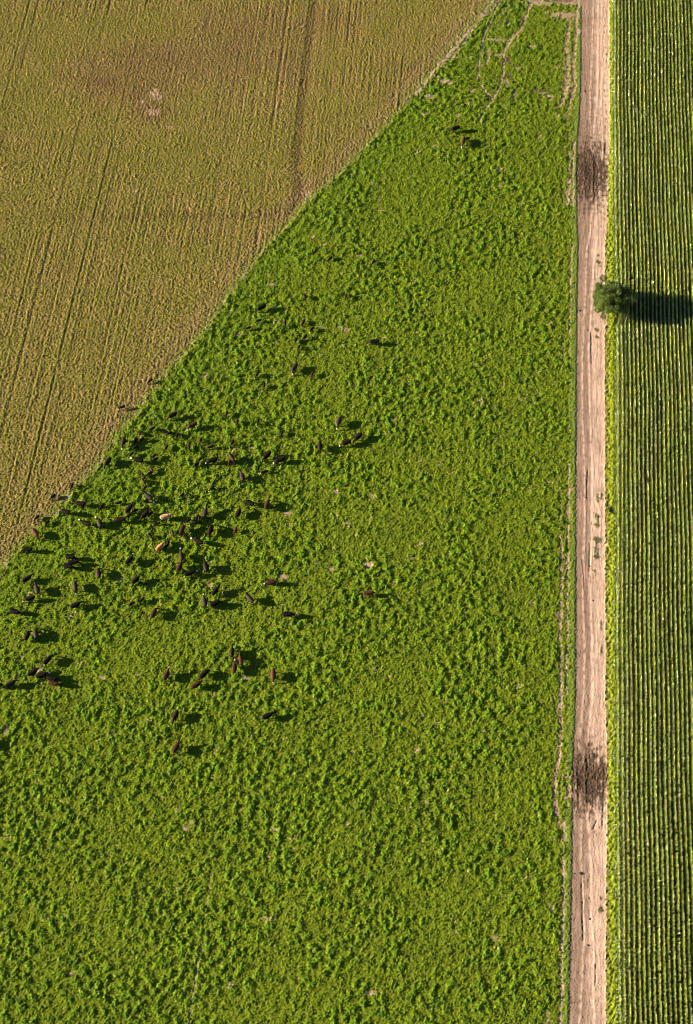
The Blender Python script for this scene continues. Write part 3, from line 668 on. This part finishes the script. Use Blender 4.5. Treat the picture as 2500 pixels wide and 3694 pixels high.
# ------------------------------------------------------------------ cattle
def cow_shape(name, pose, side=0, gait=0.0, calf=False):
    """one continuous body grown from overlapping sections and fused; faces the +X direction, feet on z = 0"""
    bm = bmesh.new()
    sx = -.30 if calf else 0
    rings = []                                       # trunk: hip to shoulder, deep chest, tucked flank
    st = [(-1.02, 1.08, .10, .10), (-.97, 1.07, .24, .19), (-.84, 1.04, .32, .27), (-.60, 1.00, .36, .32), (-.30, .955, .405, .375), (0, .93, .42, .385),
          (.28, .93, .415, .345), (.50, .95, .40, .30), (.68, 1.00, .34, .235), (.80, 1.03, .26, .17), (.86, 1.04, .14, .10)]
    slim = .86 if calf else 1.0
    for x, zc, hz, hy in st:
        r = []
        for k in range(16):
            t = 2 * math.pi * k / 16; cy, sz = math.cos(t), math.sin(t)
            top = 1 - .10 * max(0, sz) * abs(cy)
            r.append(bm.verts.new((x * (1 if not calf else .88), cy * hy * 1.32 * slim * top, zc + sz * hz * slim)))
        rings.append(r)
    for u, w in zip(rings, rings[1:]):
        for k in range(16): bm.faces.new((u[k], u[(k + 1) % 16], w[(k + 1) % 16], w[k]))
    bm.faces.new(rings[0][::-1]); bm.faces.new(rings[-1])
    def blobs(c, r):
        m = Matrix.Translation(c) @ Matrix.Diagonal((r[0], r[1], r[2], 1))
        bmesh.ops.create_icosphere(bm, subdivisions=2, radius=1, matrix=m)
    def limb(pts, rads): tube(bm, pts, rads, 10)
    ang = R(side)
    def turn(x, z, base=.62):
        return Vector((base + (x - base) * math.cos(ang), (x - base) * math.sin(ang), z))
    if pose == 'g':
        poll, muz = turn(1.22, .56), turn(1.40, .12)
        limb([turn(.55, 1.06), turn(.82, .98), turn(1.03, .78), poll], [.27, .22, .165, .13])
    elif pose == 'm':
        poll, muz = turn(1.28, 1.08), turn(1.66, .86)
        limb([turn(.55, 1.06), turn(.85, 1.10), turn(1.10, 1.12), poll], [.27, .21, .16, .13])
    else:
        poll, muz = turn(1.16, 1.42), turn(1.52, 1.26)
        limb([turn(.55, 1.08), turn(.82, 1.20), turn(1.02, 1.36), poll], [.27, .20, .155, .13])
    hd = (muz - poll)
    limb([poll - hd * .12, poll + hd * .15, poll + hd * .5, poll + hd * .85, muz], [.10, .135, .115, .085, .075])
    side_v = Vector((-math.sin(ang), math.cos(ang), 0))
    for sg in (-1, 1):                               # ears
        e0 = poll + side_v * sg * .09; e1 = poll + side_v * sg * .19 + Vector((0, 0, .02)); e2 = poll + side_v * sg * .27 - Vector((0, 0, .01))
        limb([e0, e1, e2], [.035, .05, .028])
        w = gait * sg
        hx = -.66 if not calf else -.58; fx = .50 if not calf else .44
        blobs((hx, sg * .17, .92), (.24, .15, .30)); blobs((fx, sg * .17, .88), (.17, .12, .28))
        limb([(hx + .05, sg * .18, .80), (hx + .10 + w * .06, sg * .19, .64), (hx - .12 + w * .12, sg * .185, .44), (hx - .08 + w * .22, sg * .18, .12), (hx - .05 + w * .24, sg * .18, .0)], [.17, .12, .065, .048, .062])
        limb([(fx, sg * .17, .72), (fx - w * .10, sg * .175, .42), (fx - w * .18, sg * .175, .12), (fx + .02 - w * .20, sg * .175, .0)], [.12, .065, .045, .060])
    limb([(-.95 * (1 if not calf else .88), 0, 1.24), (-1.06 * (1 if not calf else .9), .0, 1.05), (-1.05 * (1 if not calf else .9), .03, .62), (-1.04 * (1 if not calf else .9), .04, .42)], [.045, .034, .028, .050])
    me = bpy.data.meshes.new('raw'); bm.normal_update(); bm.to_mesh(me); bm.free()
    o = bpy.data.objects.new('raw', me); COL.objects.link(o)
    rm = o.modifiers.new('r', 'REMESH'); rm.mode = 'VOXEL'; rm.voxel_size = .038; rm.use_smooth_shade = True
    sm = o.modifiers.new('s', 'SMOOTH'); sm.iterations = 3; sm.factor = .5
    dg = bpy.context.evaluated_depsgraph_get(); dg.update()
    out = bpy.data.meshes.new_from_object(o.evaluated_get(dg)); out.name = name
    bpy.data.objects.remove(o); bpy.data.meshes.remove(me)
    out.materials.clear(); out.materials.append(COATS['black']); out.materials.append(COATS['black'])
    n = len(out.polygons); out.polygons.foreach_set('use_smooth', [True] * n)
    mi = []                                          # the blaze: front of the head from the forehead to the muzzle
    for p in out.polygons:
        c = p.center - poll; t = c.dot(hd) / hd.length_squared
        d = (c - hd * t).length
        mi.append(1 if (t > -.05 and d < .20 and (c - hd * t).dot(side_v) ** 2 < .13 ** 2) else 0)
    out.polygons.foreach_set('material_index', mi)
    return out
def coat(name, col, col2=None, rough=.55):
    g = M(name); t = g.node('ShaderNodeTexCoord'); n = g.noise(2.2, 3, .6, t.outputs['Object'])
    c = g.ramp(n, [(.38, col), (.62, col2 or tuple(x * 1.5 for x in col))])
    g.l.new(c, g.b.inputs['Base Color']); g.b.inputs['Roughness'].default_value = rough; g.b.inputs['Specular IOR Level'].default_value = .10
    g.b.inputs['Sheen Weight'].default_value = .0; g.b.inputs['Sheen Roughness'].default_value = .4
    return g.m
COATS = {'black': coat('black coat', (.006, .005, .0045)), 'dark brown': coat('dark brown coat', (.011, .007, .0055)),
         'brown': coat('brown coat', (.034, .015, .009)), 'grey brown': coat('grey brown coat', (.026, .018, .015)),
         'red brown': coat('red brown coat', (.060, .024, .013)), 'tan': coat('tan coat', (.42, .19, .075), (.50, .25, .11)),
         'patch': coat('tan coat with white saddle', (.36, .16, .055), (.55, .42, .30)), 'white': coat('white face hair', (.70, .64, .58), (.78, .74, .70))}
SHAPES = {}
def shape(kind, pose, side, gv):
    k = (kind, pose, side, gv)
    if k not in SHAPES: SHAPES[k] = cow_shape('cow_body' if kind == 'a' else 'calf_body', pose, side, (0, .8)[gv], kind == 'c')
    return SHAPES[k]
TILES = {'A': (0, 1400, 3.146), 'B': (500, 1400, 3.146), 'C': (1000, 1400, 3.146), 'D': (0, 1700, 3.146), 'E': (500, 1700, 3.146),
         'F': (0, 2150, 3.146), 'G': (500, 2150, 2.6217), 'H': (900, 1900, 2.6217), 'I': (850, 900, 2.6217), 'J': (1550, 400, 5.243), 'K': (400, 1280, 5.243)}
# where each animal stands: zone, rump x y, head x y, adult/calf, pose, head turn, coat, white face
b_, d_, n_, y_, r_ = 'black', 'dark brown', 'brown', 'grey brown', 'red brown'
HERD = [
 ('A', 1420, 198, 1350, 243, 'c', 'g', 0, b_, 1), ('A', 1405, 560, 1390, 692, 'a', 'g', 0, y_, 1), ('A', 1248, 790, 1190, 903, 'a', 'g', 0, d_, 0),
 ('A', 825, 1080, 806, 1146, 'c', 'g', -20, d_, 0), ('A', 612, 1210, 580, 1258, 'c', 'g', 0, b_, 0), ('A', 432, 1448, 402, 1496, 'c', 'g', 0, b_, 0),
 ('D', 555, 548, 512, 620, 'c', 'g', 20, d_, 0), ('D', 945, 362, 838, 355, 'a', 'm', 0, d_, 0), ('D', 1170, 368, 1146, 415, 'c', 'g', 0, d_, 0),
 ('D', 790, 460, 674, 464, 'a', 'g', 20, d_, 0), ('D', 1015, 595, 902, 550, 'a', 'u', 0, d_, 1), ('D', 1145, 612, 1103, 522, 'a', 'u', 35, y_, 1),
 ('D', 1370, 350, 1305, 378, 'c', 'g', 0, b_, 0), ('D', 1430, 455, 1510, 352, 'a', 'u', 0, d_, 0), ('D', 1415, 538, 1302, 570, 'a', 'g', 0, d_, 0),
 ('D', 1486, 488, 1424, 542, 'c', 'g', 0, b_, 0), ('D', 1548, 435, 1518, 466, 'c', 'g', 0, b_, 0), ('D', 385, 672, 432, 756, 'a', 'g', 0, r_, 0),
 ('D', 358, 870, 246, 905, 'a', 'g', 20, b_, 0), ('D', 752, 955, 874, 1000, 'a', 'g', 0, b_, 0), ('D', 785, 1028, 905, 1045, 'a', 'g', 0, b_, 0),
 ('D', 738, 1062, 842, 1105, 'a', 'g', 0, b_, 0), ('D', 1105, 1192, 1128, 1108, 'a', 'g', -45, y_, 0), ('D', 268, 1232, 368, 1172, 'a', 'm', 0, d_, 0),
 ('D', 424, 1365, 400, 1272, 'a', 'u', 0, y_, 0), ('D', 384, 1420, 272, 1478, 'a', 'g', 0, d_, 1), ('D', 845, 1252, 866, 1392, 'a', 'g', 0, y_, 1),
 ('D', 818, 1525, 928, 1483, 'a', 'm', 0, b_, 0), ('D', 1432, 1040, 1512, 938, 'a', 'u', 0, d_, 1), ('D', 1504, 1258, 1590, 1165, 'a', 'u', 0, d_, 0),
 ('D', 1528, 1480, 1463, 1526, 'c', 'g', 0, b_, 1), ('F', 120, 155, 242, 208, 'a', 'g', 0, b_, 0), ('E', 10, 1264, 84, 1288, 'c', 'g', 0, d_, 0),
 ('F', 278, 482, 346, 405, 'a', 'g', -30, d_, 0), ('F', 402, 465, 412, 376, 'a', 'g', -20, y_, 0), ('F', 505, 752, 597, 688, 'a', 'g', 0, b_, 0),
 ('F', 314, 890, 456, 810, 'a', 'm', 0, d_, 1), ('F', 412, 912, 562, 872, 'a', 'm', 0, d_, 1), ('F', 533, 920, 682, 960, 'a', 'g', 0, b_, 0),
 ('F', 553, 965, 694, 1026, 'a', 'g', 0, n_, 0), ('F', 74, 1010, 204, 948, 'a', 'm', 0, d_, 1), ('F', -108, 1000, 14, 1014, 'a', 'g', 0, b_, 0),
 ('F', -180, 1700, -160, 1590, 'a', 'm', 0, b_, 0),
 ('B', 420, 278, 332, 358, 'a', 'g', 0, d_, 0), ('B', 652, 388, 552, 474, 'a', 'g', 20, n_, 1), ('B', 178, 440, 130, 483, 'c', 'g', 0, d_, 0),
 ('B', 327, 490, 273, 510, 'c', 'g', 20, b_, 0), ('B', 376, 494, 316, 537, 'c', 'g', 0, d_, 0), ('B', 442, 508, 428, 582, 'c', 'g', 0, b_, 0),
 ('B', 710, 568, 696, 630, 'c', 'g', 0, b_, 0), ('B', 565, 638, 580, 712, 'c', 'g', 0, d_, 0), ('B', 848, 652, 778, 688, 'c', 'g', 0, b_, 0),
 ('B', 1074, 592, 1050, 662, 'c', 'g', 0, d_, 0), ('B', 1002, 262, 995, 328, 'c', 'g', 0, d_, 0), ('B', 1122, 358, 1117, 424, 'c', 'g', 0, d_, 0),
 ('B', 1356, 368, 1350, 420, 'c', 'g', 0, d_, 1), ('B', 326, 650, 300, 708, 'c', 'g', 0, b_, 0), ('B', 62, 562, 4, 616, 'c', 'g', 0, d_, 0),
 ('A', 1538, 565, 1528, 622, 'c', 'g', 0, b_, 0), ('A', 1557, 645, 1513, 700, 'c', 'g', 0, d_, 0), ('A', 1513, 726, 1466, 790, 'c', 'g', 0, b_, 0),
 ('A', 1612, 815, 1494, 795, 'a', 'm', 0, b_, 1), ('A', 1592, 520, 1544, 488, 'c', 'm', 0, n_, 0), ('B', 188, 752, 158, 806, 'c', 'g', 0, b_, 0),
 ('B', 220, 788, 148, 832, 'c', 'g', 0, b_, 1), ('B', 158, 938, 124, 888, 'c', 'm', 0, y_, 0), ('B', 154, 944, 90, 996, 'c', 'g', 0, b_, 0),
 ('B', 36, 970, 68, 1024, 'c', 'g', 0, d_, 1), ('B', 40, 1034, 68, 1084, 'c', 'g', 0, y_, 0), ('B', 88, 1108, 58, 1158, 'c', 'g', 0, d_, 0),
 ('B', 84, 1202, 164, 1290, 'a', 'g', 0, y_, 1), ('B', 112, 1272, 38, 1292, 'c', 'g', 0, b_, 0), ('B', 718, 783, 678, 838, 'c', 'g', 0, d_, 0),
 ('B', 682, 838, 630, 892, 'c', 'g', 0, b_, 0), ('B', 887, 796, 768, 855, 'a', 'g', 0, b_, 1), ('B', 1040, 758, 1088, 852, 'a', 'g', 0, n_, 0),
 ('B', 1042, 810, 1028, 862, 'c', 'g', 0, n_, 0), ('B', 1492, 718, 1404, 828, 'a', 'g', 0, d_, 0), ('B', 1194, 1038, 1150, 930, 'a', 'm', 30, y_, 0),
 ('B', 1463, 934, 1390, 970, 'c', 'g', 0, b_, 1), ('B', 852, 1108, 805, 1170, 'c', 'g', 0, d_, 1), ('B', 517, 1193, 468, 1252, 'c', 'g', 0, b_, 1),
 ('C', 64, 792, -22, 850, 'a', 'g', 0, d_, 1), ('C', 62, 482, 42, 552, 'c', 'g', 0, d_, 0), ('C', 710, 332, 680, 464, 'a', 'g', 0, y_, 1),
 ('C', 484, 618, 484, 740, 'a', 'g', 0, d_, 0), ('C', 832, 594, 714, 658, 'a', 'g', 0, d_, 1), ('C', 956, 508, 866, 614, 'a', 'g', 0, d_, 0),
 ('E', 745, 505, 768, 388, 'a', 'u', 0, y_, 0), ('E', 1308, 372, 1190, 345, 'a', 'g', 0, b_, 0), ('E', 1436, 408, 1488, 333, 'a', 'g', -30, n_, 0),
 ('E', 1116, 508, 1158, 398, 'a', 'm', 25, d_, 0), ('E', 254, 518, 380, 488, 'a', 'm', 0, 'patch', 0), ('E', 92, 460, 34, 550, 'a', 'g', 0, d_, 0),
 ('E', 152, 462, 118, 518, 'c', 'g', 0, b_, 1), ('E', 238, 583, 175, 610, 'c', 'g', 0, b_, 1), ('E', 674, 502, 654, 560, 'c', 'g', 0, b_, 0),
 ('E', 688, 515, 692, 570, 'c', 'g', 0, d_, 0), ('E', 584, 540, 540, 592, 'c', 'g', 0, b_, 1), ('E', 652, 586, 588, 566, 'c', 'g', 0, d_, 0),
 ('E', 476, 695, 520, 582, 'a', 'u', 0, n_, 0), ('E', 378, 672, 392, 728, 'c', 'g', 0, y_, 0), ('E', 112, 712, 152, 764, 'c', 'g', 0, d_, 0),
 ('E', 794, 708, 842, 610, 'a', 'g', -15, d_, 0), ('E', 560, 710, 508, 756, 'c', 'g', 0, n_, 1), ('E', 714, 800, 608, 764, 'a', 'm', 0, d_, 1),
 ('E', 202, 886, 304, 792, 'a', 'm', 0, 'tan', 0), ('E', 338, 828, 325, 764, 'c', 'u', 0, b_, 1), ('E', 322, 838, 290, 880, 'c', 'g', 0, b_, 0),
 ('E', 256, 862, 246, 916, 'c', 'g', 0, b_, 0), ('E', 490, 1000, 475, 882, 'a', 'u', 0, y_, 1), ('E', 444, 1122, 488, 1010, 'a', 'u', 0, n_, 0),
 ('E', 776, 1132, 742, 996, 'a', 'u', 0, d_, 0), ('E', 528, 1165, 658, 1132, 'a', 'm', 0, b_, 1), ('E', 1104, 642, 1088, 704, 'c', 'g', 0, r_, 0),
 ('E', 842, 1386, 912, 1288, 'a', 'u', 0, d_, 0), ('E', 752, 1512, 737, 1412, 'a', 'u', 0, y_, 1), ('E', 818, 1512, 944, 1484, 'a', 'g', -20, b_, 0),
 ('E', 1292, 1476, 1217, 1380, 'a', 'u', 0, y_, 0), ('E', 1552, 1245, 1438, 1277, 'a', 'g', 0, n_, 1), ('E', 16, 1480, 64, 1434, 'c', 'm', 0, b_, 1),
 ('G', 116, 196, 180, 116, 'a', 'g', -20, n_, 0), ('G', 1363, 166, 1484, 184, 'a', 'g', 0, b_, 1), ('G', 880, 566, 884, 460, 'a', 'u', 0, d_, 0),
 ('G', 970, 642, 955, 533, 'a', 'u', 0, r_, 0), ('G', 900, 722, 909, 602, 'a', 'u', 0, n_, 1), ('G', 240, 786, 290, 672, 'a', 'u', 0, n_, 1),
 ('G', 580, 764, 670, 706, 'a', 'g', -15, b_, 0), ('G', 514, 856, 604, 800, 'a', 'm', 0, n_, 1), ('G', 1272, 698, 1274, 818, 'a', 'g', 0, r_, 1),
 ('G', 362, 1090, 324, 1200, 'a', 'g', 0, d_, 0), ('G', 330, 1472, 384, 1366, 'a', 'u', 0, n_, 0), ('G', 1178, 1146, 1290, 1098, 'a', 'm', 0, b_, 0),
 ('H', 1083, 626, 1186, 634, 'a', 'g', 0, r_, 1),
 ('I', 912, 62, 874, 108, 'c', 'g', 0, b_, 0), ('I', 1310, 98, 1288, 152, 'c', 'g', 0, b_, 0), ('I', 650, 428, 658, 470, 'c', 'g', 0, d_, 0),
 ('I', 1048, 428, 1038, 468, 'c', 'g', 0, n_, 0), ('I', 284, 518, 192, 590, 'a', 'g', 0, b_, 0), ('I', 243, 658, 190, 692, 'c', 'g', 0, b_, 0),
 ('I', 142, 727, 93, 762, 'c', 'g', 0, d_, 0), ('I', 468, 678, 468, 732, 'c', 'g', 0, d_, 0), ('I', 648, 668, 634, 706, 'c', 'g', 0, b_, 0),
 ('I', 734, 734, 706, 782, 'c', 'g', 0, d_, 1), ('I', 672, 810, 634, 854, 'c', 'g', 0, b_, 0), ('I', 570, 834, 562, 894, 'c', 'g', 0, d_, 0),
 ('I', 602, 906, 587, 954, 'c', 'g', 0, n_, 0), ('I', 562, 1090, 540, 1162, 'a', 'g', 20, y_, 1), ('I', 728, 1163, 717, 1208, 'c', 'g', 0, n_, 0),
 ('I', 214, 1163, 187, 1216, 'c', 'g', 0, d_, 1), ('I', 270, 1270, 267, 1316, 'c', 'g', 0, d_, 0), ('I', 1345, 862, 1252, 888, 'a', 'g', 0, b_, 0),
 ('J', 540, 295, 402, 388, 'a', 'g', 0, b_, 0), ('J', 642, 528, 615, 660, 'a', 'g', 0, r_, 1), ('J', 740, 502, 668, 555, 'c', 'g', 0, b_, 0),
 ('K', 778, 452, 700, 538, 'c', 'g', 0, b_, 0)]
FIX = {('D', 385): ('red brown cow with head down on the pasture edge at far left', 'the red brown edge cow'),
       ('E', 254): ('tan cow with white patch along its back amid the dark herd', 'the white patched tan cow'),
       ('E', 202): ('plain tan cow with black calves beside and beneath it', 'the plain tan cow'),
       ('J', 540): ('all black cow grazing highest up the pasture, above the brown cow', None),
       ('J', 642): ('brown cow with white face in the isolated group high in the pasture', 'the isolated brown cow'),
       ('J', 740): ('small black calf close behind the isolated white faced brown cow high up', None),
       ('I', 284): ('large all black cow grazing alone near top left of the herd', 'the large upper black cow'),
       ('I', 1345): ('black cow alone on the herd\'s right side, facing left with long shadow', 'the lone right hand cow'),
       ('H', 1083): ('reddish brown cow grazing alone, farthest right in the pasture', None),
       ('F', -108): ('black cow mostly cut off by the left edge of the picture', None),
       ('F', -180): ('black cow just outside the left edge, casting its shadow inward', None),
       ('G', 1178): ('black cow standing alone near the bottom, rightmost of the lowest cattle', 'the lowest right hand cow'),
       ('G', 330): ('brown cow with raised head, the lowest one in the whole pasture', 'the lowest cow of all'),
       ('G', 1272): ('reddish brown white faced cow grazing alone right of the trio facing up', 'the red white faced cow'),
       ('G', 970): ('reddish brown cow facing up, rightmost of the close trio', 'the trio facing up'),
       ('C', 956): ('dark brown cow grazing toward lower left, rightmost of four central cows', 'the rightmost central cow'),
       ('B', 652): ('brown cow with white muzzle grazing lower left, near the herd\'s upper middle', 'the white muzzled brown cow'),
       ('A', 1405): ('grey brown cow with white muzzle grazing downward inside the diagonal edge', 'the white muzzled edge cow'),
       ('A', 1420): ('black calf with white face standing on the dry field edge', 'the calf on dry field'),
       ('K', 778): ('all black calf standing highest along the diagonal field edge', None),
       ('D', 785): ('black cow, middle of three cows bunched together at left', 'the bunched black three'),
       ('F', 412): ('dark brown white faced cow, middle of the row of five at left', 'the left hand five'),
       ('E', 528): ('black cow with white nose facing right below two brown cows', 'the black white nosed cow'),
       ('B', 1194): ('grey brown cow facing upward with its head turned, in the middle', 'the grey middle cow'),
       ('G', 1363): ('black cow with white nose grazing toward the right, right of herd', 'the right facing black cow'),
       ('F', 505): ('black cow grazing toward upper right, just above the left five', None)}
WORDS = ['right', 'upper right', 'up', 'upper left', 'left', 'lower left', 'down', 'lower right']
REL = ['right of', 'up and right of', 'above', 'up and left of', 'left of', 'down and left of', 'below', 'down and right of']
def oct8(dx, dy): return int(round(math.atan2(-dy, dx) / (math.pi / 4))) % 8
rec = []
def stand_z(r):                                   # hooves sink a little way into the clumps they stand on
    c, s_ = math.cos(r['th']) * r['k'], math.sin(r['th']) * r['k']
    return sum(at_z(r['x'] + a * c - b * s_, r['y'] + a * s_ + b * c) for a in (-.7, .5) for b in (-.18, .18)) / 4 - .01
for i, (t_, rx, ry, hx, hy, ad, pose, side, ct, wf) in enumerate(HERD):
    ox, oy, s_ = TILES[t_]; k = 1.0 if ad == 'a' else .62
    hz = {'g': .28, 'm': 1.0, 'u': 1.35}[pose]
    A = ground(ox + rx / s_, oy + ry / s_, 1.15 * k); B = ground(ox + hx / s_, oy + hy / s_, hz * k)
    dv = B - A; L = math.hypot(dv.x, dv.y); th = math.atan2(dv.y, dv.x) - R(side) * .28
    Ln = {'g': 2.36, 'm': 2.55, 'u': 2.40}[pose] * (1 if ad == 'a' else .95)
    k = min(max(1.04 * L / Ln, .94), 1.14) if ad == 'a' else min(max(1.1 * L / Ln, .60), .76)
    mid = A.lerp(B, .5); cx = mid.x - math.cos(th) * (Ln / 2 - 1.0) * k; cy = mid.y - math.sin(th) * (Ln / 2 - 1.0) * k
    rec.append(dict(i=i, key=(t_, rx), x=cx, y=cy, k=k, th=th, ad=ad, pose=pose, side=side, ct=ct, wf=wf, u=ox + (rx + hx) / 2 / s_, v=oy + (ry + hy) / 2 / s_, f=oct8(hx - rx, hy - ry)))
marks = [(r, FIX[r['key']][1]) for r in rec if r['key'] in FIX and FIX[r['key']][1]]
used = {}
for r in rec:
    fx = FIX.get(r['key'])
    if fx: r['lab'] = fx[0]; used.setdefault(r['lab'], []).append(r); continue
    ct = 'tan' if r['ct'] in ('tan', 'patch') else r['ct']
    what = ct + (' calf' if r['ad'] == 'c' else ' cow') + (' with white face' if r['wf'] else '')
    act = {'g': 'grazing toward', 'm': 'facing', 'u': 'head raised, facing'}[r['pose']] + ' ' + WORDS[r['f']]
    near = sorted(marks, key=lambda m: (m[0]['u'] - r['u']) ** 2 + (m[0]['v'] - r['v']) ** 2)
    for m, nm in near[:4]:
        lab = f"{what} {act}, {REL[oct8(r['u'] - m['u'], r['v'] - m['v'])]} {nm}"
        if lab not in used and len(lab.replace(',', '').split()) <= 16: break
    lab = ' '.join(lab.split()[:16])
    r['mark'] = (m, nm); r['lab'] = lab; used.setdefault(lab, []).append(r)
for lab, rs_ in list(used.items()):
    if len(rs_) > 1:
        m = rs_[0]['mark'][0]; rs_.sort(key=lambda r: (r['u'] - m['u']) ** 2 + (r['v'] - m['v']) ** 2)
        for q, r in enumerate(rs_): r['lab'] = ('nearer ', 'farther ', 'third ')[q] + lab; print('dup', r['lab'])
MAT_SET = {}
for r in rec:
    gv = r['i'] % 2
    me = shape(r['ad'], r['pose'], r['side'], gv)
    o = bpy.data.objects.new('cow' if r['ad'] == 'a' else 'calf', me); COL.objects.link(o)
    o.location = (r['x'], r['y'], stand_z(r)); o.rotation_euler = (0, 0, r['th'])
    wy = r['k'] * (.96 + .10 * ((r['i'] * 7) % 5) / 4); o.scale = (r['k'], wy, r['k'])
    for sl_ in o.material_slots: sl_.link = 'OBJECT'
    o.material_slots[0].material = COATS[r['ct']]; o.material_slots[1].material = COATS['white'] if r['wf'] else COATS[r['ct'] if r['ct'] != 'patch' else 'tan']
    tag(o, r['lab'], 'cow' if r['ad'] == 'a' else 'calf', 'cattle grazing in the pasture')
